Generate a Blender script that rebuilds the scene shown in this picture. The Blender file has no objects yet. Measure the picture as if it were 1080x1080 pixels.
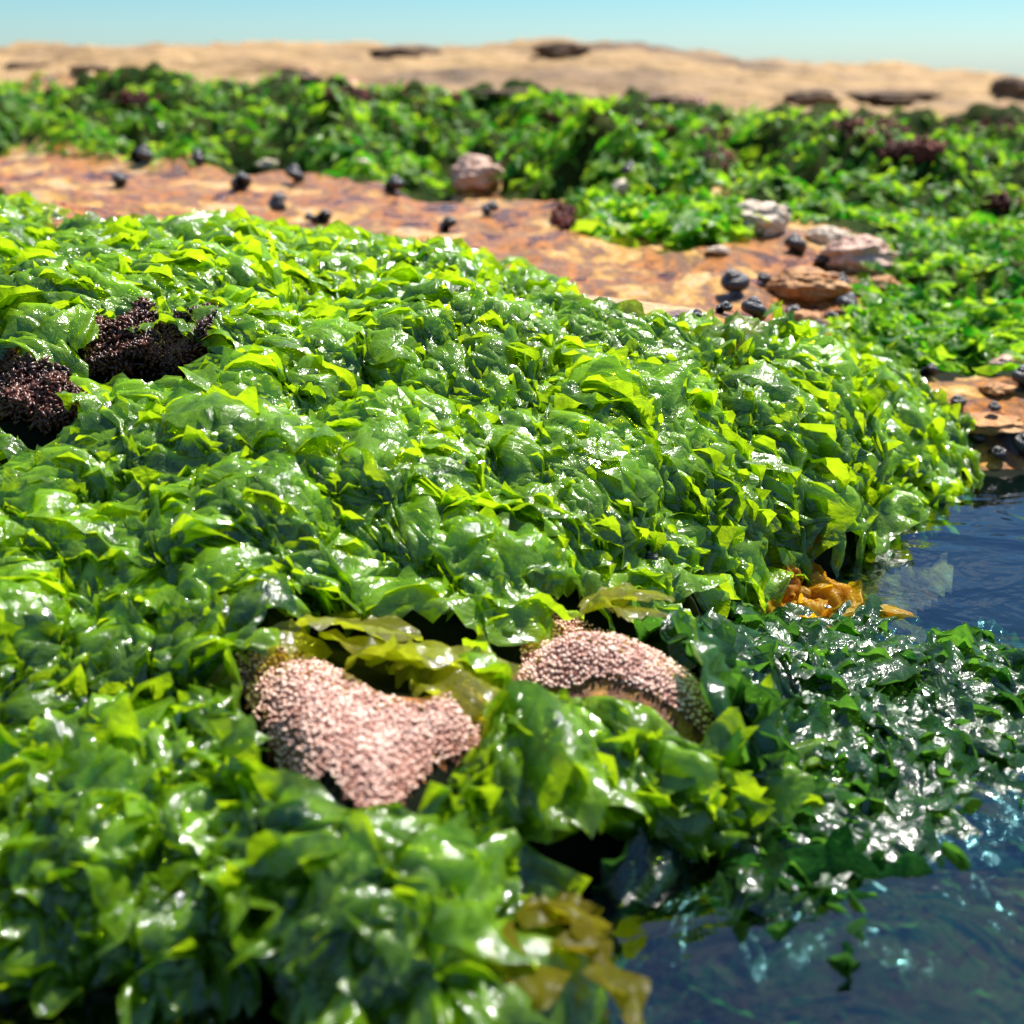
import bpy, math, random
import numpy as np
from mathutils import Matrix, Vector

S = bpy.context.scene
COL = S.collection
R = math.radians
H = 0.30                 # camera height above the pool's water
PITCH = 21.9
FPX = 1158.0             # focal length in pixels of the 1080 px frame
cp, sp = math.cos(R(PITCH)), math.sin(R(PITCH))

# ------------------------------------------------------------------ camera
cam = bpy.data.cameras.new('camera')
cam.sensor_width = 36.0
cam.lens = 36.0 * FPX / 1080.0
cam.clip_start = 0.01
cam.clip_end = 6000
cam.dof.use_dof = True
cam.dof.focus_distance = 0.64
cam.dof.aperture_fstop = 6.5
camo = bpy.data.objects.new('camera', cam)
COL.objects.link(camo)
camo.location = (0, 0, H)
camo.rotation_euler = (R(90 - PITCH), 0, 0)
S.camera = camo

# ------------------------------------------------------------------ light
SUN_EL, SUN_AZ = 60.0, 42.0       # azimuth measured from +Y (ahead) towards +X (right)
w = bpy.data.worlds.new('World'); S.world = w; w.use_nodes = True
nt = w.node_tree; nt.nodes.clear()
def N(nt, t, **kw):
    n = nt.nodes.new(t)
    for k, v in kw.items():
        if k in n.inputs: n.inputs[k].default_value = v
        else: setattr(n, k, v)
    return n
def ramp(nt, stops, interp='LINEAR'):
    n = nt.nodes.new('ShaderNodeValToRGB'); cr = n.color_ramp; cr.interpolation = interp
    while len(cr.elements) < len(stops): cr.elements.new(0.5)
    for e, (p, c) in zip(cr.elements, stops):
        e.position = p; e.color = (c, c, c, 1) if isinstance(c, (int, float)) else (*c, 1)
    return n
sky = N(nt, 'ShaderNodeTexSky', sky_type='NISHITA', sun_disc=False)
sky.sun_elevation = R(SUN_EL); sky.sun_rotation = R(SUN_AZ)
sky.air_density = 1.0; sky.dust_density = 0.6; sky.ozone_density = 2.0
tc = N(nt, 'ShaderNodeTexCoord')
mp = N(nt, 'ShaderNodeMapping'); mp.inputs['Scale'].default_value = (1.0, 1.0, 2.6)
nt.links.new(tc.outputs['Generated'], mp.inputs['Vector'])
cn = N(nt, 'ShaderNodeTexNoise', Scale=2.3, Detail=8.0, Roughness=0.6)
nt.links.new(mp.outputs[0], cn.inputs['Vector'])
cr = ramp(nt, [(0.50, 0.0), (0.72, 0.8)])
nt.links.new(cn.outputs['Fac'], cr.inputs[0])
SKYTINT = tr_ = ramp(nt, [(0.0, (0.86, 1.10, 1.32)), (.06, (0.56, .93, 1.10)), (.14, (0.46, .86, 1.08)), (.5, (.42, .80, 1.25))])
sx = N(nt, 'ShaderNodeSeparateXYZ'); nt.links.new(tc.outputs['Generated'], sx.inputs[0])
el = N(nt, 'ShaderNodeMapRange'); el.inputs['From Min'].default_value = 0.16; el.inputs['From Max'].default_value = 0.34
nt.links.new(sx.outputs['Z'], el.inputs['Value'])
nt.links.new(sx.outputs['Z'], SKYTINT.inputs[0])
mm = N(nt, 'ShaderNodeMath', operation='MULTIPLY')
nt.links.new(cr.outputs[0], mm.inputs[0]); nt.links.new(el.outputs[0], mm.inputs[1])
tint = N(nt, 'ShaderNodeMix', data_type='RGBA', blend_type='MULTIPLY'); tint.inputs['Factor'].default_value = 1.0
pass
nt.links.new(sky.outputs[0], tint.inputs['A']); nt.links.new(tr_.outputs[0], tint.inputs['B'])
cm = N(nt, 'ShaderNodeMix', data_type='RGBA'); cm.inputs['B'].default_value = (7.0, 8.2, 9.5, 1)
nt.links.new(mm.outputs[0], cm.inputs['Factor']); nt.links.new(tint.outputs['Result'], cm.inputs['A'])
bg = N(nt, 'ShaderNodeBackground', Strength=0.06)
nt.links.new(cm.outputs['Result'], bg.inputs['Color'])
wo = N(nt, 'ShaderNodeOutputWorld'); nt.links.new(bg.outputs[0], wo.inputs[0])

sl = bpy.data.lights.new('sun', 'SUN'); sl.energy = 5.0; sl.angle = R(0.5); sl.color = (1.0, 0.95, 0.86)
so = bpy.data.objects.new('sun', sl); COL.objects.link(so)
sd = Vector((math.sin(R(SUN_AZ)) * math.cos(R(SUN_EL)), math.cos(R(SUN_AZ)) * math.cos(R(SUN_EL)), math.sin(R(SUN_EL))))
so.rotation_euler = sd.to_track_quat('Z', 'Y').to_euler(); so.location = (1, 2, 3)

S.render.engine = 'CYCLES'
S.view_settings.view_transform = 'Standard'; S.view_settings.look = 'None'
S.view_settings.exposure = 1.05; S.view_settings.gamma = 1; S.view_settings.use_curve_mapping = False
S.cycles.max_bounces = 7; S.cycles.transparent_max_bounces = 12
S.cycles.caustics_reflective = False; S.cycles.caustics_refractive = False
S.cycles.sample_clamp_indirect = 6.0

# ------------------------------------------------------------------ numpy noise
rng = np.random.default_rng(7)
_P = rng.permutation(512); _P = np.concatenate([_P, _P, _P])
_G = rng.random(4096) * 2 * np.pi
def noise2(x, y, seed=0):
    xi = np.floor(x).astype(int); yi = np.floor(y).astype(int)
    fx = x - xi; fy = y - yi
    def g(ix, iy, dx, dy):
        a = _G[_P[(_P[(ix + seed * 17) & 511] + iy) & 511] * 7 & 4095]
        return np.cos(a) * dx + np.sin(a) * dy
    u = fx * fx * fx * (fx * (fx * 6 - 15) + 10); v = fy * fy * fy * (fy * (fy * 6 - 15) + 10)
    a = g(xi, yi, fx, fy); b = g(xi + 1, yi, fx - 1, fy)
    c = g(xi, yi + 1, fx, fy - 1); d = g(xi + 1, yi + 1, fx - 1, fy - 1)
    return (a + u * (b - a)) * (1 - v) + (c + u * (d - c)) * v * 1.0
def fbm(x, y, f, oct=4, seed=0, rough=0.5):
    r = 0; a = 1.0
    for i in range(oct):
        r = r + a * noise2(x * f + i * 9.1, y * f - i * 4.7, seed + i); a *= rough; f *= 2.03
    return r
def sstep(a, b, x):
    t = np.clip((x - a) / (b - a), 0, 1); return t * t * (3 - 2 * t)

# ------------------------------------------------------------------ pixel <-> world
def ray(px, py):
    a = (px - 540) / FPX; b = (540 - py) / FPX
    return a, cp + b * sp, -sp + b * cp            # direction x, y, z
def at_z(px, py, z):
    dx, dy, dz = ray(px, py); t = (z - H) / dz
    return dx * t, dy * t
def at_y(px, py, y):
    dx, dy, dz = ray(px, py); t = y / dy
    return dx * t, y, H + dz * t
def project(x, y, z):
    d = y * cp + (H - z) * sp; v = y * sp + (z - H) * cp
    d = np.maximum(d, 1e-3)
    return 540 + FPX * x / d, 540 - FPX * v / d, d

# ------------------------------------------------------------------ terrain from surveyed points
Z = [ # px, py, z
(-60,1180,0.0),(200,1180,-.03),(450,1150,0.0),(0,1060,.01),(150,1060,.0),(300,1060,.0),(450,1040,.02),(520,1000,.025),
(0,930,.03),(150,930,.03),(300,930,.035),(450,920,.04),(535,930,.015),
(0,800,.045),(150,800,.045),(300,810,.045),(400,790,.052),(500,800,.045),(600,810,.045),(650,860,.022),(690,790,.04),(750,820,.02),(800,820,-.003),
(280,720,.052),(400,735,.055),(500,740,.045),(580,720,.047),(660,700,.05),(735,740,.042),(790,750,.0),(850,720,-.006),(950,715,-.010),(0,700,.06),(140,700,.055),
(790,652,.003),(880,610,.0),(960,585,.0),(1030,540,.0),(1052,500,.003),
(0,600,.085),(150,620,.08),(300,625,.078),(430,625,.075),(550,632,.07),(650,645,.055),(720,655,.035),(350,690,.045),(470,690,.045),
(0,500,.11),(150,500,.11),(300,500,.108),(450,500,.105),(600,520,.09),(700,540,.072),(780,570,.042),(850,555,.032),(900,530,.032),(960,520,.018),(1000,500,.010),(850,500,.06),(930,480,.040),
(0,400,.14),(150,400,.145),(300,400,.14),(450,400,.132),(600,420,.122),(700,430,.112),(800,430,.1),(880,430,.085),(950,450,.042),(1000,470,.020),
(0,300,.175),(150,300,.175),(300,300,.168),(450,330,.155),(550,350,.147),(650,380,.132),(750,375,.125),(850,375,.112),(920,400,.070),
(0,212,.185),(60,252,.172),(200,250,.172),(330,246,.17),(440,276,.162),(560,306,.152),(620,348,.142),(720,356,.132),(850,358,.115),
(100,243,.115),(330,234,.108),(450,260,.105),(560,293,.1),(620,335,.09),(720,340,.085),(850,342,.08),(950,398,.06),(1080,470,.015),(1080,410,.045),(1020,440,.032),
(0,185,.13),(200,212,.12),(400,225,.11),(500,250,.105),(650,270,.1),(800,300,.09),(900,310,.08),
(0,165,.13),(150,170,.13),(300,185,.125),(450,205,.12),(600,210,.115),(700,250,.108),(780,240,.11),(860,250,.1),(940,270,.093),(980,345,.075)]
D = [ # px, py, distance ahead
(0,120,3.0),(0,96,3.9),(150,122,2.9),(150,97,3.9),(280,150,2.4),(300,105,3.4),(400,155,2.4),(400,103,3.6),(480,180,2.1),(560,165,2.2),(620,178,2.0),
(700,165,2.2),(850,190,1.9),(900,160,2.4),(1000,235,1.5),(1060,215,1.6),(1060,275,1.3),(900,135,3.5),(700,122,3.6),(1080,155,2.9),(1080,132,3.9),(560,110,3.7),(1060,345,1.08),
(0,92,4.5),(200,96,4.5),(400,106,4.5),(600,115,4.5),(800,121,4.5),(1080,127,4.5),
(0,73,6),(300,74,6),(560,82,6),(800,96,6),(1080,106,6),
(0,49,9),(200,46,9),(400,42,9),(560,43,9),(700,51,9),(850,62,9),(1000,69,9),(1080,73,9)]
U = [ # water pixel, bed depth
(620,1040,-.045),(800,1000,-.024),(1000,1000,-.030),(1080,900,-.026),(700,1150,-.04),(1000,1150,-.03),(600,950,-.03),(680,950,-.03),(760,930,-.012),(860,900,-.013),(930,880,-.016),(1000,850,-.018),
(900,800,-.008),(1000,800,-.012),(1080,770,-.013),(1050,715,-.008),(1080,820,-.02),(850,668,-.008),(920,640,-.01),(965,610,-.03),(1020,640,-.05),(1080,600,-.05),(1080,545,-.04),(1050,675,-.02)]
cx, cy, cz = [], [], []
def addc(x, y, z): cx.append(x); cy.append(y); cz.append(z)
for px, py, z in Z:
    x, y = at_z(px, py, z); addc(x, y, z)
    if px == 0: addc(x - .55 * y, y, z)
    if px == 1080: addc(x + .5 * y, y, z - .01)
for px, py, y in D:
    x, y, z = at_y(px, py, y); addc(x, y, z)
    if px == 0: addc(x - .55 * y, y, z)
    if px == 1080: addc(x + .5 * y, y, z)
for px, py, z in U:
    x, y = at_z(px, py, 0.0); addc(x, y, z)
    if px == 1080: addc(x + .4 * y, y, z)
for uu in (-1, -.5, 0, .5, 1):
    addc(uu * 14, 14, -.2); addc(uu * 18, 18, -.4)
cx = np.array(cx); cy = np.array(cy); cz = np.array(cz)
def uv_of(x, y): return x / (y + .1), np.log(y)
cu, cv = uv_of(cx, cy)
def tps(r2): return 0.5 * r2 * np.log(r2 + 1e-12)
n = len(cu)
K = tps((cu[:, None] - cu) ** 2 + (cv[:, None] - cv) ** 2) + np.eye(n) * 2e-3
Pm = np.stack([np.ones(n), cu, cv], 1)
A = np.block([[K, Pm], [Pm.T, np.zeros((3, 3))]])
# near points count for centimetres, far ones for decimetres: interpolate z / y-scale
scale = cy + .3
sol = np.linalg.solve(A, np.concatenate([cz / scale, np.zeros(3)]))

NU, NV = 340, 600
U0, U1, V0, V1 = -1.0, 1.0, math.log(.10), math.log(17.)
gu = np.linspace(U0, U1, NU); gv = np.linspace(V0, V1, NV)
GU, GV = np.meshgrid(gu, gv)
GY = np.exp(GV); GX = GU * (GY + .1)
GZ = np.zeros_like(GU)
for r in range(0, NV, 50):
    a, b = GU[r:r+50].ravel(), GV[r:r+50].ravel()
    k = tps((a[:, None] - cu) ** 2 + (b[:, None] - cv) ** 2)
    zz = k @ sol[:n] + sol[n] + sol[n+1] * a + sol[n+2] * b
    GZ[r:r+50] = zz.reshape(GU[r:r+50].shape)
GZ *= (GY + .3)

# ------------------------------------------------------------------ cover masks (outlines on the ground)
def inpoly(px, py, poly):
    px = np.asarray(px, float); py = np.asarray(py, float)
    c = np.zeros(px.shape, bool); m = len(poly)
    for i in range(m):
        x1, y1 = poly[i]; x2, y2 = poly[(i + 1) % m]
        if y1 == y2: continue
        c ^= ((y1 > py) != (y2 > py)) & (px < (x2 - x1) * (py - y1) / (y2 - y1) + x1)
    return c
MOUND = [(-400,190),(0,196),(40,236),(80,254),(200,250),(330,243),(440,270),(500,282),(565,302),(615,345),(720,352),(850,350),(900,372),(960,420),(1005,455),(1040,490),(1035,540),(960,590),(885,615),(820,655),(740,672),(640,652),(570,655),(560,700),(430,690),(340,672),(240,690),(200,720),(-400,760)]
FORE = [(-500,700),(200,700),(262,690),(268,745),(300,800),(335,835),(385,870),(420,848),(450,806),(505,790),(505,730),(560,720),(640,715),(700,740),(735,775),(790,800),(850,860),(800,930),(720,960),(690,900),(640,870),(560,850),(515,870),(535,940),(545,1010),(480,1060),(400,1030),(300,1010),(180,1045),(90,1060),(0,1070),(-300,1070),(-600,1080)]
POOLW = [(760,668),(850,672),(960,662),(1080,685),(1300,690),(1300,810),(1080,830),(1030,880),(950,940),(850,1000),(700,985),(690,900),(760,860),(740,760)]
POOLD = [(600,1000),(760,960),(900,930),(1000,880),(1200,830),(1300,1200),(700,1200),(590,1080)]
PATCH1 = [(262,702),(300,694),(350,712),(400,742),(440,750),(480,728),(500,745),(502,790),(455,802),(425,835),(400,856),(370,840),(350,812),(325,835),(306,815),(290,775),(268,735)]
PATCH2 = [(556,722),(560,690),(578,655),(610,662),(680,690),(720,712),(750,742),(760,780),(735,772),(690,735),(640,718),(600,728),(570,726)]
HOLLOW = [(525,870),(560,855),(640,872),(690,905),(700,990),(640,1030),(575,1010),(540,940)]
BANDL = [(-900,86),(0,86),(100,80),(300,92),(345,100),(345,182),(255,176),(190,172),(100,165),(0,158),(-900,150)]
BANDC = [(345,100),(450,98),(640,114),(800,124),(800,160),(775,205),(720,210),(660,215),(610,202),(530,200),(520,160),(480,160),(475,208),(430,200),(345,182)]
BANDR = [(800,124),(900,127),(1080,130),(2200,135),(2200,420),(1080,345),(990,340),(925,318),(900,285),(905,265),(945,250),(900,240),(840,236),(800,215),(775,205),(800,160)]
CLUMPR = [(885,352),(930,330),(990,333),(1060,350),(1130,360),(1130,400),(1040,392),(960,388),(900,372)]
CLUMPM = [(655,230),(700,222),(760,226),(788,248),(740,262),(680,252),(650,240)]
CLUMPS = [(612,205),(645,205),(660,238),(645,258),(620,240)]

PXg, PYg, _ = project(GX, GY, GZ)
def maskgrid(poly, grow=None):
    return inpoly(PXg, PYg, poly).astype(float)
def blurg(a, k):
    for ax in (0, 1):
        for _ in range(2):
            c = np.cumsum(np.pad(a, [(k + 1, k) if i == ax else (0, 0) for i in (0, 1)], mode='edge'), axis=ax)
            a = (np.take(c, np.arange(2 * k + 1, c.shape[ax]), axis=ax) - np.take(c, np.arange(0, c.shape[ax] - 2 * k - 1), axis=ax)) / (2 * k + 1)
    return a
weedmask = np.zeros_like(GZ)
for p in (MOUND, FORE, BANDL, BANDC, BANDR, CLUMPR): weedmask = np.maximum(weedmask, maskgrid(p))
p1, p2 = maskgrid(PATCH1), maskgrid(PATCH2)
weedmask = blurg(weedmask, 3)
lump = fbm(GX, GY, 12, 3, 3) * .030 + fbm(GX * 1.0, GY, 32, 2, 8) * .006 - .021
near = 1 - sstep(1.3, 2.0, GY)
GZ += weedmask * near * lump
GZ += weedmask * (1 - near) * (fbm(GX, GY, 3.6, 4, 5) * .17 - .025) * (1 - sstep(4.2, 4.6, GY))
GZ += blurg(np.maximum(p1, p2), 3) * .008
# bare shelf: low swells, pits and a few ledges
rockw = (1 - weedmask) * sstep(.8, 1.1, GY) * (1 - sstep(4.3, 4.7, GY))
GZ += rockw * (fbm(GX, GY * 1.4, 6, 6, 21, .6) * .016 + np.abs(fbm(GX, GY, 16, 3, 31)) * -.006)
# far bank: bedding ledges
bank = sstep(4.4, 5.0, GY) * (1 - sstep(10.5, 13, GY))
led = fbm(GX * .5, GY * 1.6, 1.2, 5, 41)
q = led * 5; st = (np.floor(q) + sstep(.42, .58, q - np.floor(q))) / 5
GZ += bank * (st * .12 + fbm(GX, GY, 3.0, 4, 44) * .03 - .07)

def terr(x, y):
    x = np.asarray(x, float); y = np.maximum(np.asarray(y, float), .101)
    fu = (np.clip(x / (y + .1), U0, U1 - 1e-6) - U0) / (U1 - U0) * (NU - 1)
    fv = (np.clip(np.log(y), V0, V1 - 1e-6) - V0) / (V1 - V0) * (NV - 1)
    fu = np.clip(fu, 0, NU - 1.001); fv = np.clip(fv, 0, NV - 1.001)
    i = fu.astype(int); j = fv.astype(int); a = fu - i; b = fv - j
    return (GZ[j, i] * (1-a) + GZ[j, i+1] * a) * (1-b) + (GZ[j+1, i] * (1-a) + GZ[j+1, i+1] * a) * b
def grad(x, y):
    e = .006
    return (terr(x+e, y) - terr(x-e, y)) / (2*e), (terr(x, y+e) - terr(x, y-e)) / (2*e)
def hit(px, py):
    """first terrain point seen through a photograph pixel"""
    dx, dy, dz = ray(px, py)
    ts = np.exp(np.linspace(math.log(.12), math.log(16), 4000)) / dy
    z = H + dz * ts - terr(dx * ts, dy * ts)
    k = np.argmax(z < 0)
    t = ts[k]
    return dx * t, dy * t, float(terr(dx * t, dy * t)), t

# ------------------------------------------------------------------ helpers for objects
def mesh_np(name, V, F, mat=None, smooth=True, attrs=None):
    me = bpy.data.meshes.new(name)
    V = np.ascontiguousarray(V, dtype=np.float32); F = np.ascontiguousarray(F, dtype=np.int32)
    k = F.shape[1]
    me.vertices.add(len(V)); me.vertices.foreach_set('co', V.ravel())
    me.loops.add(F.size); me.loops.foreach_set('vertex_index', F.ravel())
    me.polygons.add(len(F)); me.polygons.foreach_set('loop_start', np.arange(len(F), dtype=np.int32) * k)
    if smooth: me.polygons.foreach_set('use_smooth', np.ones(len(F), bool))
    me.update(calc_edges=True)
    if attrs:
        for an, av in attrs.items():
            at = me.attributes.new(an, 'FLOAT', 'POINT'); at.data.foreach_set('value', np.ascontiguousarray(av, np.float32))
    if mat: me.materials.append(mat)
    return me
def link(name, me, parent=None, loc=None):
    o = bpy.data.objects.new(name, me); COL.objects.link(o)
    if loc is not None: o.location = loc
    if parent: o.parent = parent
    return o
def tag(o, label=None, cat=None, group=None, kind=None):
    if label: o['label'] = label
    if cat: o['category'] = cat
    if group: o['group'] = group
    if kind: o['kind'] = kind
    return o
def thing(name, label, cat, loc=(0, 0, 0), group=None):
    o = bpy.data.objects.new(name, None); COL.objects.link(o); o.location = loc; o.empty_display_size = .02
    return tag(o, label, cat, group)
def mat(name):
    m = bpy.data.materials.new(name); m.use_nodes = True
    m.node_tree.nodes.clear(); return m, m.node_tree
def out(nt, sh):
    o = nt.nodes.new('ShaderNodeOutputMaterial'); nt.links.new(sh, o.inputs['Surface'])

# ------------------------------------------------------------------ materials
def weed_mat(name, dif, dif2, tra, tra2, rough=.10, coat=.055, bump=.62, bscale=95, see=.22, fmax=.28):
    m, nt = mat(name); L = nt.links.new
    at = N(nt, 'ShaderNodeAttribute', attribute_name='tint')
    tc = N(nt, 'ShaderNodeTexCoord')
    no = N(nt, 'ShaderNodeTexNoise', Scale=55.0, Detail=6.0, Roughness=.6, Distortion=1.2); L(tc.outputs['Object'], no.inputs['Vector'])
    ad = N(nt, 'ShaderNodeMath', operation='MULTIPLY_ADD'); ad.inputs[1].default_value = 1.9; L(no.outputs['Fac'], ad.inputs[0])
    sb = N(nt, 'ShaderNodeMath', operation='SUBTRACT'); sb.inputs[1].default_value = .98; L(at.outputs['Fac'], sb.inputs[0]); L(sb.outputs[0], ad.inputs[2])
    r1 = ramp(nt, [(0.05, dif), (0.95, dif2)]); r2 = ramp(nt, [(0.05, tra), (0.95, tra2)])
    L(ad.outputs[0], r1.inputs[0]); L(ad.outputs[0], r2.inputs[0])
    bn = N(nt, 'ShaderNodeTexNoise', Scale=float(bscale), Detail=4.0, Roughness=.6, Distortion=.8); L(tc.outputs['Object'], bn.inputs['Vector'])
    bp = N(nt, 'ShaderNodeBump', Strength=bump, Distance=.004); L(bn.outputs['Fac'], bp.inputs['Height'])
    d = N(nt, 'ShaderNodeBsdfDiffuse'); L(r1.outputs[0], d.inputs['Color']); L(bp.outputs[0], d.inputs['Normal'])
    t = N(nt, 'ShaderNodeBsdfTranslucent'); L(r2.outputs[0], t.inputs['Color']); L(bp.outputs[0], t.inputs['Normal'])
    mx = N(nt, 'ShaderNodeMixShader'); mx.inputs[0].default_value = .52; L(d.outputs[0], mx.inputs[1]); L(t.outputs[0], mx.inputs[2])
    tp = N(nt, 'ShaderNodeBsdfTransparent'); L(r2.outputs[0], tp.inputs['Color'])
    m0 = N(nt, 'ShaderNodeMixShader'); m0.inputs[0].default_value = see; L(mx.outputs[0], m0.inputs[1]); L(tp.outputs[0], m0.inputs[2])
    g = N(nt, 'ShaderNodeBsdfGlossy', Roughness=rough); g.inputs['Color'].default_value = (1, 1, 1, 1); L(bp.outputs[0], g.inputs['Normal'])
    g2 = N(nt, 'ShaderNodeBsdfGlossy', Roughness=rough + .24); L(bp.outputs[0], g2.inputs['Normal'])
    gm = N(nt, 'ShaderNodeMixShader'); gm.inputs[0].default_value = .35; L(g.outputs[0], gm.inputs[1]); L(g2.outputs[0], gm.inputs[2]); g = gm
    # wet film: Schlick reflectance that is the same on both sides of the sheet
    ge = N(nt, 'ShaderNodeNewGeometry'); dt = N(nt, 'ShaderNodeVectorMath', operation='DOT_PRODUCT')
    L(ge.outputs['Incoming'], dt.inputs[0]); L(bp.outputs[0], dt.inputs[1])
    ab = N(nt, 'ShaderNodeMath', operation='ABSOLUTE'); L(dt.outputs['Value'], ab.inputs[0])
    iv = N(nt, 'ShaderNodeMath', operation='SUBTRACT', use_clamp=True); iv.inputs[0].default_value = 1; L(ab.outputs[0], iv.inputs[1])
    pw = N(nt, 'ShaderNodeMath', operation='POWER'); pw.inputs[1].default_value = 5; L(iv.outputs[0], pw.inputs[0])
    fr = N(nt, 'ShaderNodeMapRange'); fr.inputs['To Min'].default_value = coat; fr.inputs['To Max'].default_value = fmax; L(pw.outputs[0], fr.inputs['Value'])
    m2 = N(nt, 'ShaderNodeMixShader'); L(fr.outputs[0], m2.inputs[0]); L(m0.outputs[0], m2.inputs[1]); L(g.outputs[0], m2.inputs[2])
    out(nt, m2.outputs[0]); return m
M_WEED = weed_mat('sea_lettuce_green', (.002, .042, .004), (.20, .38, .007), (.008, .17, .002), (.68, .95, .014))
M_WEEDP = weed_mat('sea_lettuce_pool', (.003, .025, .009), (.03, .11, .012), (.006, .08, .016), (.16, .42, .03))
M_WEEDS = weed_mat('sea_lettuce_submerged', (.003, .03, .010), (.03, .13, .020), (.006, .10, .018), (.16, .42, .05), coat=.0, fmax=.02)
M_WEEDF = weed_mat('sea_lettuce_far', (.014, .14, .008), (.22, .40, .014), (.04, .40, .012), (.72, .95, .03), rough=.3, coat=.012, fmax=.12)
M_KELP = weed_mat('kelp_amber', (.30, .07, .004), (.50, .32, .010), (.85, .26, .01), (.90, .66, .02), rough=.25, coat=.015, fmax=.2)
M_AMBOL = weed_mat('kelp_yellow', (.10, .07, .003), (.17, .16, .006), (.38, .26, .006), (.60, .56, .015), see=.35, rough=.3, coat=.005, fmax=.1, bump=.3)
M_OLIVE = weed_mat('kelp_olive', (.10, .09, .008), (.22, .22, .012), (.40, .42, .01), (.70, .78, .03), see=.35)

def rock_mat(name, stops, scale, wet, bumpd=.004, sc=(1, 1, 1), pits=60):
    m, nt = mat(name); L = nt.links.new
    tc = N(nt, 'ShaderNodeTexCoord'); mp = N(nt, 'ShaderNodeMapping'); mp.inputs['Scale'].default_value = sc
    L(tc.outputs['Object'], mp.inputs['Vector'])
    n1 = N(nt, 'ShaderNodeTexNoise', Scale=float(scale), Detail=8.0, Roughness=.62, Distortion=.4); L(mp.outputs[0], n1.inputs['Vector'])
    r1 = ramp(nt, stops); L(n1.outputs['Fac'], r1.inputs[0])
    n2 = N(nt, 'ShaderNodeTexNoise', Scale=scale * 9.0, Detail=6.0, Roughness=.7); L(mp.outputs[0], n2.inputs['Vector'])
    r2 = ramp(nt, [(.32, (.45, .40, .38)), (.62, (1.15, 1.12, 1.1))]); L(n2.outputs['Fac'], r2.inputs[0])
    mu = N(nt, 'ShaderNodeMix', data_type='RGBA', blend_type='MULTIPLY'); mu.inputs['Factor'].default_value = .85
    L(r1.outputs[0], mu.inputs['A']); L(r2.outputs[0], mu.inputs['B'])
    vo = N(nt, 'ShaderNodeTexVoronoi', Scale=float(pits)); L(mp.outputs[0], vo.inputs['Vector'])
    rv = ramp(nt, [(0.0, 0.0), (.35, 1.0)]); L(vo.outputs['Distance'], rv.inputs[0])
    ah = N(nt, 'ShaderNodeMath', operation='MULTIPLY_ADD'); ah.inputs[1].default_value = .35
    L(rv.outputs[0], ah.inputs[0]); L(n2.outputs['Fac'], ah.inputs[2])
    bp = N(nt, 'ShaderNodeBump', Strength=.9, Distance=bumpd); L(ah.outputs[0], bp.inputs['Height'])
    b = N(nt, 'ShaderNodeBsdfPrincipled'); b.inputs['Specular IOR Level'].default_value = .5; L(mu.outputs['Result'], b.inputs['Base Color']); L(bp.outputs[0], b.inputs['Normal'])
    rr = ramp(nt, [(.35, wet), (.65, min(.95, wet + .3))]); L(n1.outputs['Fac'], rr.inputs[0]); L(rr.outputs[0], b.inputs['Roughness'])
    out(nt, b.outputs[0]); return m
M_SHELF = rock_mat('wet_orange_rock', [(.32, (.03, .008, .006)), (.42, (.17, .045, .015)), (.46, (.56, .20, .010)), (.52, (.17, .07, .035)), (.57, (.62, .31, .025)), (.63, (.66, .45, .20)), (.72, (.22, .12, .09))], 11, .2, .008)
M_BANK = rock_mat('dry_sandstone', [(.30, (.07, .04, .025)), (.40, (.24, .15, .07)), (.52, (.42, .27, .115)), (.70, (.50, .35, .17))], 1.3, .8, .06, sc=(.35, .9, 2.2), pits=8)
M_BANK_SHADE = rock_mat('shade_toned_sandstone', [(.3, (.05, .03, .02)), (.5, (.16, .10, .06)), (.7, (.30, .20, .11))], 3, .8, .02)  # darker bank tone: shade of the ledge hollows put into the colour
M_PALE = rock_mat('pale_rock', [(.3, (.35, .24, .17)), (.45, (.80, .66, .50)), (.7, (.85, .76, .62))], 22, .5)
M_PINK = rock_mat('pink_rock', [(.3, (.32, .15, .10)), (.45, (.74, .48, .36)), (.7, (.82, .62, .50))], 22, .5)
M_ORNG = rock_mat('orange_rock', [(.3, (.25, .10, .04)), (.5, (.60, .28, .08)), (.7, (.66, .42, .2))], 22, .4)

def simple(name, col, col2, scale, rough, spec=.5, bump=0.0):
    m, nt = mat(name); L = nt.links.new
    tc = N(nt, 'ShaderNodeTexCoord')
    n1 = N(nt, 'ShaderNodeTexNoise', Scale=float(scale), Detail=5.0); L(tc.outputs['Object'], n1.inputs['Vector'])
    r1 = ramp(nt, [(.35, col), (.65, col2)]); L(n1.outputs['Fac'], r1.inputs[0])
    b = N(nt, 'ShaderNodeBsdfPrincipled', Roughness=rough); b.inputs['Specular IOR Level'].default_value = spec; L(r1.outputs[0], b.inputs['Base Color'])
    if bump:
        bp = N(nt, 'ShaderNodeBump', Strength=bump, Distance=.001); L(n1.outputs['Fac'], bp.inputs['Height']); L(bp.outputs[0], b.inputs['Normal'])
    out(nt, b.outputs[0]); return m
M_BROWN = simple('red_brown_weed', (.020, .006, .004), (.115, .030, .013), 60, .35)
M_BROWNF = simple('far_brown_weed', (.03, .006, .005), (.16, .035, .022), 12, .6, .15)
M_SNAIL = simple('dark_shell', (.012, .011, .013), (.06, .055, .055), 160, .25, bump=.4)
M_SPIRE_HILITE = simple('shell_spire_highlight', (.10, .09, .085), (.50, .46, .42), 120, .35, bump=.4)
M_GRAN = simple('pink_granule', (.60, .32, .24), (.90, .66, .54), 130, .45)
M_GRANY = simple('mustard_granule', (.16, .08, .01), (.42, .26, .03), 130, .4)
M_BED = simple('granule_bed', (.16, .06, .04), (.30, .13, .09), 120, .5)

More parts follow.
